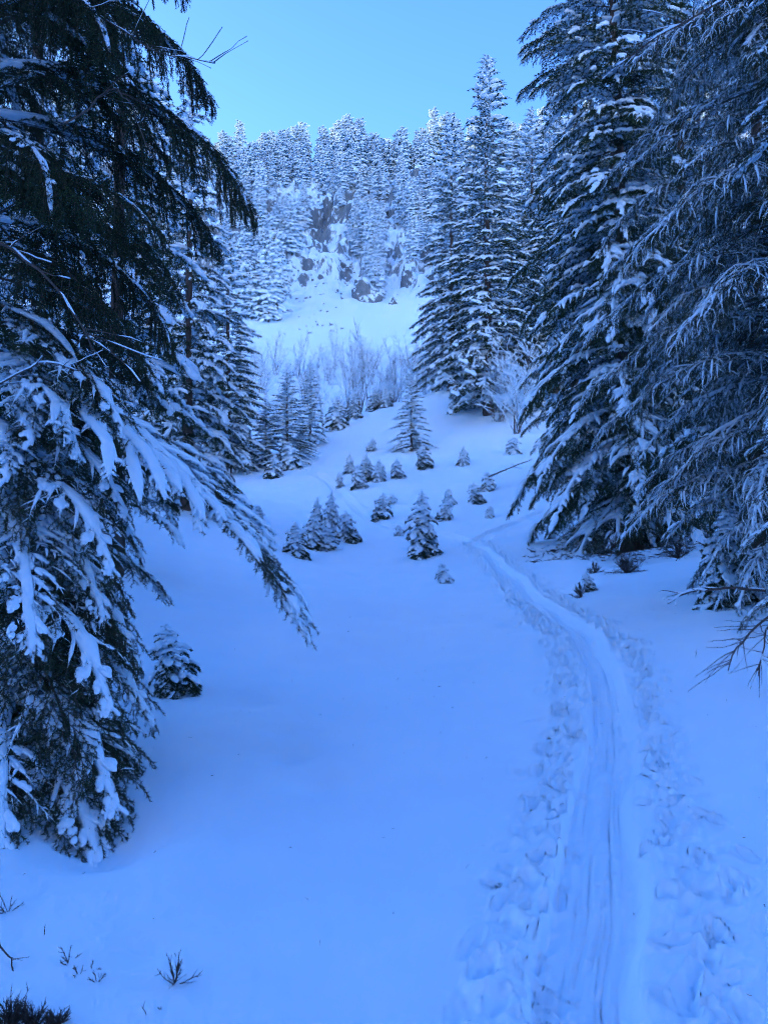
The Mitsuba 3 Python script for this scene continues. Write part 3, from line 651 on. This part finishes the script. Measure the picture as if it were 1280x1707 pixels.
# ------------------------------------------------------------------ bare snow-dusted thicket under the slope
def bare_bush(n, h, seed, spread=.35, kids=12, r=.028, load=1.0):
    rng = np.random.default_rng(seed)
    one = rng.uniform(.65, 1.0, n) * h
    A = twigs(rng.normal(0, .22, (n, 3)) * [1, 1, 0], rng.uniform(0, 6.28, n), 1.5 - np.abs(rng.normal(0, spread, n)), rng.normal(0, .15, n), one, 9, rng, .06)
    w = np.repeat(np.arange(n), kids)
    t = rng.uniform(.25, .98, len(w))
    p, tg = along(A, w, t)
    B = twigs(p, heading(tg) + rng.uniform(-2.2, 2.2, len(w)), np.minimum(1.2, elevation(tg) - rng.uniform(.1, .7, len(w))), rng.normal(.2, .25, len(w)), h * .30 * (1.15 - t) * rng.uniform(.6, 1.4, len(w)), 5, rng, .12)
    w2 = np.repeat(np.arange(len(B)), 4)
    p2, tg2 = along(B, w2, rng.uniform(.3, 1, len(w2)))
    C = twigs(p2, heading(tg2) + rng.uniform(-1.2, 1.2, len(w2)), elevation(tg2) + rng.normal(0, .3, len(w2)), rng.normal(.1, .3, len(w2)), h * .09 * rng.uniform(.5, 1.4, len(w2)), 3, rng, .1)
    sc = h / 5
    wood = join([tubes(A, r * sc * np.linspace(1, .3, 9)[None] * rng.uniform(.6, 1.2, (n, 1)), 5), tubes(B, sc * np.linspace(.010, .004, 5)[None] * np.ones((len(B), 1)), 3), tubes(C, sc * np.linspace(.005, .003, 3)[None] * np.ones((len(C), 1)), 3)])
    sn = []
    for P, q in ((A, .020), (B, .017), (C, .011)):
        tgt = unit(np.gradient(P, axis=1))
        R = q * load * sc * sstep(.15, .6, np.sqrt(1 - np.clip(tgt[..., 2], -1, 1) ** 2)) * sstep(.25, .5, meshkit.noise(P * 2.0 / sc + seed, seed))
        sn.append(tubes(P, R, 4, .9, .6))
    return dict(stems=mikit.ply(wood, 'bark', smooth=True), snow=mikit.ply(join(sn), 'snow_tree', smooth=True), h=h)
V_bush = [bare_bush(9, 5, 601), bare_bush(13, 4, 602, .5), bare_bush(6, 6.5, 603, .2), bare_bush(11, 5, 604, .5, 16, .022, 1.5)]
rng = np.random.default_rng(61)
def bush(px, D, k, s, label, group=None, rot=0.0, name='bare_bush'):
    x, y, z = on(px, D)
    key = numbered(name)
    for part in ('stems', 'snow'): put(f'{key}__{part}', V_bush[k][part], place(x, y, z, rot, s))
    say(key, label, 'bush', group)
for i in range(46):
    px = 418 + 320 * (i + rng.random() * .8) / 46
    bush(px, rng.uniform(66, 112), i % 3, rng.uniform(.6, 1.15), f'bare snow-dusted bush, {nth(i)} from the left in the thicket below the scree', 'bare bushes of the thicket', rng.uniform(0, 6))
bush(607, 80, 2, 1.5, 'tallest bare bush with dark upright stems in the middle of the thicket', rot=1)
bush(594, 84, 2, 1.25, 'dark-stemmed bare bush just left of the tallest one in the thicket', rot=2)
bush(692, 86, 0, 1.5, 'wide bare bush at the right end of the thicket', rot=3)
for i, (px, D, k, s, label) in enumerate([(866, 45, 3, 1.25, 'frost-lined leafless bush touching the left side of the laden spruce'), (830, 48, 3, 1.0, 'frost-lined leafless bush at the foot of the tall pointed spruce'), (1100, 24, 0, .7, 'bare bush in the dark gap behind the laden spruce trunk'), (1180, 19, 1, .6, 'low bare bush at the edge of the dark gap beside the frosted tree')]):
    bush(px, D, k, s, label, rot=i * 1.3)
# ------------------------------------------------------------------ twigs, tufts and sticks
def sprig(n, h, seed, spread=.7, kids=7, r=.0016, droop=.0, kid=.35):
    rng = np.random.default_rng(seed)
    A = twigs(rng.normal(0, .03 * h, (n, 3)) * [1, 1, 0], rng.uniform(0, 6.28, n), 1.45 - np.abs(rng.normal(0, spread, n)), rng.normal(droop, .25, n), h * rng.uniform(.5, 1, n), 7, rng, .14)
    w = np.repeat(np.arange(n), kids)
    t = rng.uniform(.25, .95, len(w))
    p, tg = along(A, w, t)
    B = twigs(p, heading(tg) + rng.uniform(-1.6, 1.6, len(w)), np.clip(elevation(tg) + rng.normal(-.2, .4, len(w)), -.6, 1.3), rng.normal(.25, .3, len(w)), h * kid * (1.1 - .6 * t) * rng.uniform(.4, 1.3, len(w)), 4, rng, .15)
    return join([tubes(A, r * np.linspace(1.2, .5, 7)[None] * np.ones((n, 1)), 4), tubes(B, r * np.linspace(.75, .35, 4)[None] * np.ones((len(B), 1)), 3)])
def small_plant(name, px, py, h_px, n, seed, label, category, **kw):
    p = march(base_height, px, py)
    key = numbered(name)
    put(key, mikit.ply(sprig(n, h_px * K * p[1], seed, **kw), 'twig', smooth=True), T().translate([p[0], p[1], p[2] - .01]))
    say(key, label, category)
small_plant('dwarf_shrub', 292, 1640, 62, 9, 1, 'largest dark sprig standing in the foreground snow, lower left', 'shrub', spread=.55, kids=8)
small_plant('dwarf_shrub', 115, 1606, 34, 5, 2, 'small sprig lying flat on the snow, upper left of the sprig trio', 'shrub', spread=1.0)
small_plant('dwarf_shrub', 131, 1624, 22, 4, 3, 'smallest sprig of the sprig trio at the lower left', 'shrub', spread=.9)
small_plant('dwarf_shrub', 161, 1637, 30, 6, 4, 'bushiest sprig of the sprig trio at the lower left', 'shrub', spread=.8)
small_plant('dwarf_shrub', 152, 1616, 22, 3, 5, 'thin sprig pointing right above the sprig trio', 'shrub', spread=1.0)
small_plant('dwarf_shrub', 12, 1522, 40, 6, 6, 'pale sprig at the left edge above the bent bare twig', 'shrub', spread=.6)
small_plant('dwarf_shrub', 22, 1398, 18, 4, 7, 'tiny sprig at the left edge under the old spruce', 'shrub', spread=.7)
small_plant('dry_stem', 77, 1558, 34, 1, 8, 'single upright dry stem in the snow at the left', 'stem', spread=.05, kids=1)
small_plant('dry_stem', 245, 1690, 50, 1, 9, 'bent dry stem lower left of the largest sprig', 'stem', spread=.5, kids=1)
small_plant('dry_stem', 268, 1683, 16, 2, 10, 'short dry stems right of the bent dry stem', 'stem', spread=.5, kids=1)
small_plant('dry_stem', 1159, 1096, 20, 2, 11, 'thin dry stem in the smooth snow near the right edge', 'stem', spread=.2, kids=1)
for k, (px, py, h) in enumerate([(20, 1712, 60), (55, 1716, 56), (92, 1714, 44), (5, 1735, 70)]):
    small_plant('heather_tuft', px, py, h, 34, 20 + k, ['dark heather tuft in the bottom left corner', 'dark heather tuft second from the bottom left corner', 'dark heather tuft at the right end of the bottom left clump', 'dark heather tuft cut off by the bottom left corner'][k], 'heather', spread=.6, kids=7, r=.0018)
for k, (px, py, h, n, label) in enumerate([(995, 905, 42, 26, 'dark twiggy scrub left of the laden spruce trunk'), (1030, 925, 46, 30, 'dark twiggy scrub in front of the laden spruce trunk'), (1045, 955, 40, 28, 'dark twiggy scrub below the laden spruce, nearest the track'), (1085, 905, 50, 30, 'dark scrub right of the laden spruce trunk'), (1120, 885, 52, 30, 'dark scrub in the hollow between the two right-hand trees'),
        (1130, 930, 40, 26, 'twiggy scrub at the edge of the bank under the frosted tree'), (960, 895, 30, 20, 'scrub twigs under the left boughs of the laden spruce'), (992, 955, 22, 14, 'small dark tuft in the snow below the laden spruce'), (1150, 860, 46, 26, 'scrub at the dark forest edge on the right'), (968, 996, 26, 12, 'thin twigs beside the tiny spruce at the track'), (375, 872, 26, 26, 'dark scrub in the hollow on the left slope'), (352, 858, 40, 30, 'dark scrub at the foot of the layered spruce'), (400, 868, 20, 16, 'scrub tips right of the hollow on the left slope')]):
    small_plant('forest_scrub', px, py, h, n, 40 + k, label, 'scrub', spread=.85, kids=14, r=.0065)
def branch(name, pts, r, seed, label, kids=10, snow=True, kid=.3):
    """A dead branch from pixel and depth points, with side twigs and a line of snow."""
    P0 = np.array([[(px - 640) * K * D, D, CAMZ + (853.5 - py) * K * D] for px, py, D in pts])
    s = np.r_[0, np.cumsum(np.linalg.norm(np.diff(P0, axis=0), axis=1))]
    q = np.linspace(0, s[-1], 12)
    A = np.stack([np.interp(q, s, P0[:, k]) for k in range(3)], 1)[None]
    rng = np.random.default_rng(seed)
    A = A + np.cumsum(rng.normal(0, .008, A.shape), axis=1)
    t = rng.uniform(.2, 1, kids)
    p, tg = along(A, np.zeros(kids, int), t)
    B = twigs(p, heading(tg) + rng.uniform(-1.1, 1.1, kids), elevation(tg) * .4 + rng.normal(.0, .35, kids), rng.normal(-.1, .3, kids), s[-1] * kid * rng.uniform(.4, 1.1, kids), 6, rng, .12)
    key = numbered(name)
    put(f'{key}__wood', mikit.ply(join([tubes(A, r * np.linspace(1, .35, 12)[None], 6), tubes(B, r * np.linspace(.4, .15, 6)[None] * np.ones((kids, 1)), 4)]), 'bark', smooth=True))
    if snow:
        sn = [tubes(X, rr * sstep(.35, .6, meshkit.noise(X * 9 + seed, seed)) * sstep(.45, .8, np.sqrt(1 - np.clip(unit(np.gradient(X, axis=1))[..., 2], -1, 1) ** 2)), 5, .8, .9) for X, rr in ((A, r * 1.15), (B, r * .5))]
        put(f'{key}__snow', mikit.ply(join(sn), 'snow_tree', smooth=True))
    say(key, label, 'branch')
branch('dead_branch', [(1275, 985, 7.6), (1215, 982, 7.5), (1150, 990, 7.3), (1115, 1010, 7.2)], .016, 1, 'snow-lined dead branch sticking out left from under the frosted tree', 12)
branch('dead_branch', [(1290, 1025, 6.2), (1255, 1060, 6.0), (1232, 1095, 5.9), (1222, 1125, 5.9)], .012, 2, 'dark drooping dead branch at the right edge', 16, False, .5)
branch('dead_branch', [(1300, 1000, 6.4), (1268, 1050, 6.2), (1260, 1100, 6.1), (1255, 1130, 6.1)], .010, 3, 'second drooping dead branch, right of the dark one at the right edge', 16, True, .5)
branch('leaning_stick', [(815, 795, 32), (850, 780, 30), (885, 765, 28)], .035, 4, 'thin stick leaning from a small spruce towards the laden spruce', 3, False, .1)
branch('bare_twig', [(-8, 1555, 2.75), (12, 1590, 2.7), (40, 1625, 2.6), (18, 1640, 2.6), (-5, 1665, 2.6)], .0035, 5, 'bent bare twig reaching in at the left edge', 7, False, .3)
branch('dead_branch', [(-60, 380, 4.3), (20, 410, 4.2), (90, 480, 4.1), (135, 540, 4.0), (150, 590, 4.0)], .012, 6, 'bare snow-lined branch curving down across the old spruce', 9, True, .35)
branch('dead_branch', [(-40, 655, 3.9), (30, 620, 3.9), (90, 590, 3.8), (150, 600, 3.8)], .006, 7, 'thin bare branch crossing the lower left trunk', 8, True, .3)
branch('dead_branch', [(80, -20, 4.4), (180, 30, 4.3), (260, 90, 4.2), (330, 110, 4.1), (362, 125, 4.0)], .006, 8, 'thin bare twig sticking out against the sky at the upper left', 10, True, .28)
branch('dead_branch', [(110, 200, 3.9), (190, 140, 3.9), (220, 180, 3.8), (250, 250, 3.8)], .006, 9, 'dead branch hanging in the shade of the upper left boughs', 9, True, .3)
branch('dead_branch', [(1290, -40, 6.8), (1180, 10, 6.6), (1090, 60, 6.4), (1030, 110, 6.3)], .013, 10, 'thick snow-lined branch reaching in at the top right', 14, True, .35)

rng = np.random.default_rng(91)
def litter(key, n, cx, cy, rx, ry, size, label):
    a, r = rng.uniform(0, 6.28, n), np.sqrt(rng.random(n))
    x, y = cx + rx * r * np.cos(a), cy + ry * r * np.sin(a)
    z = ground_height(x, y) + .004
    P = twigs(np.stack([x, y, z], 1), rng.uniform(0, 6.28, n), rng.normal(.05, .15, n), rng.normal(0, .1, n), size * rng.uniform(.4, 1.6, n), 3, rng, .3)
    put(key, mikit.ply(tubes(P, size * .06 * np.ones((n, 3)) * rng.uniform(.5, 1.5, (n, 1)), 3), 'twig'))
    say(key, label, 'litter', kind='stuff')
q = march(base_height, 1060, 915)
litter('forest_litter', 900, q[0] + .5, q[1] + .5, 3.2, 2.2, .16, 'dark twigs and needles fallen around the laden spruce trunk, spread to deepen its shade')  # real debris, strewn denser so its dark colour deepens the shaded hollow
litter('bark_flecks', 260, 1.0, 6.5, 4.5, 5, .018, 'tiny bark and needle flecks scattered over the foreground snow')
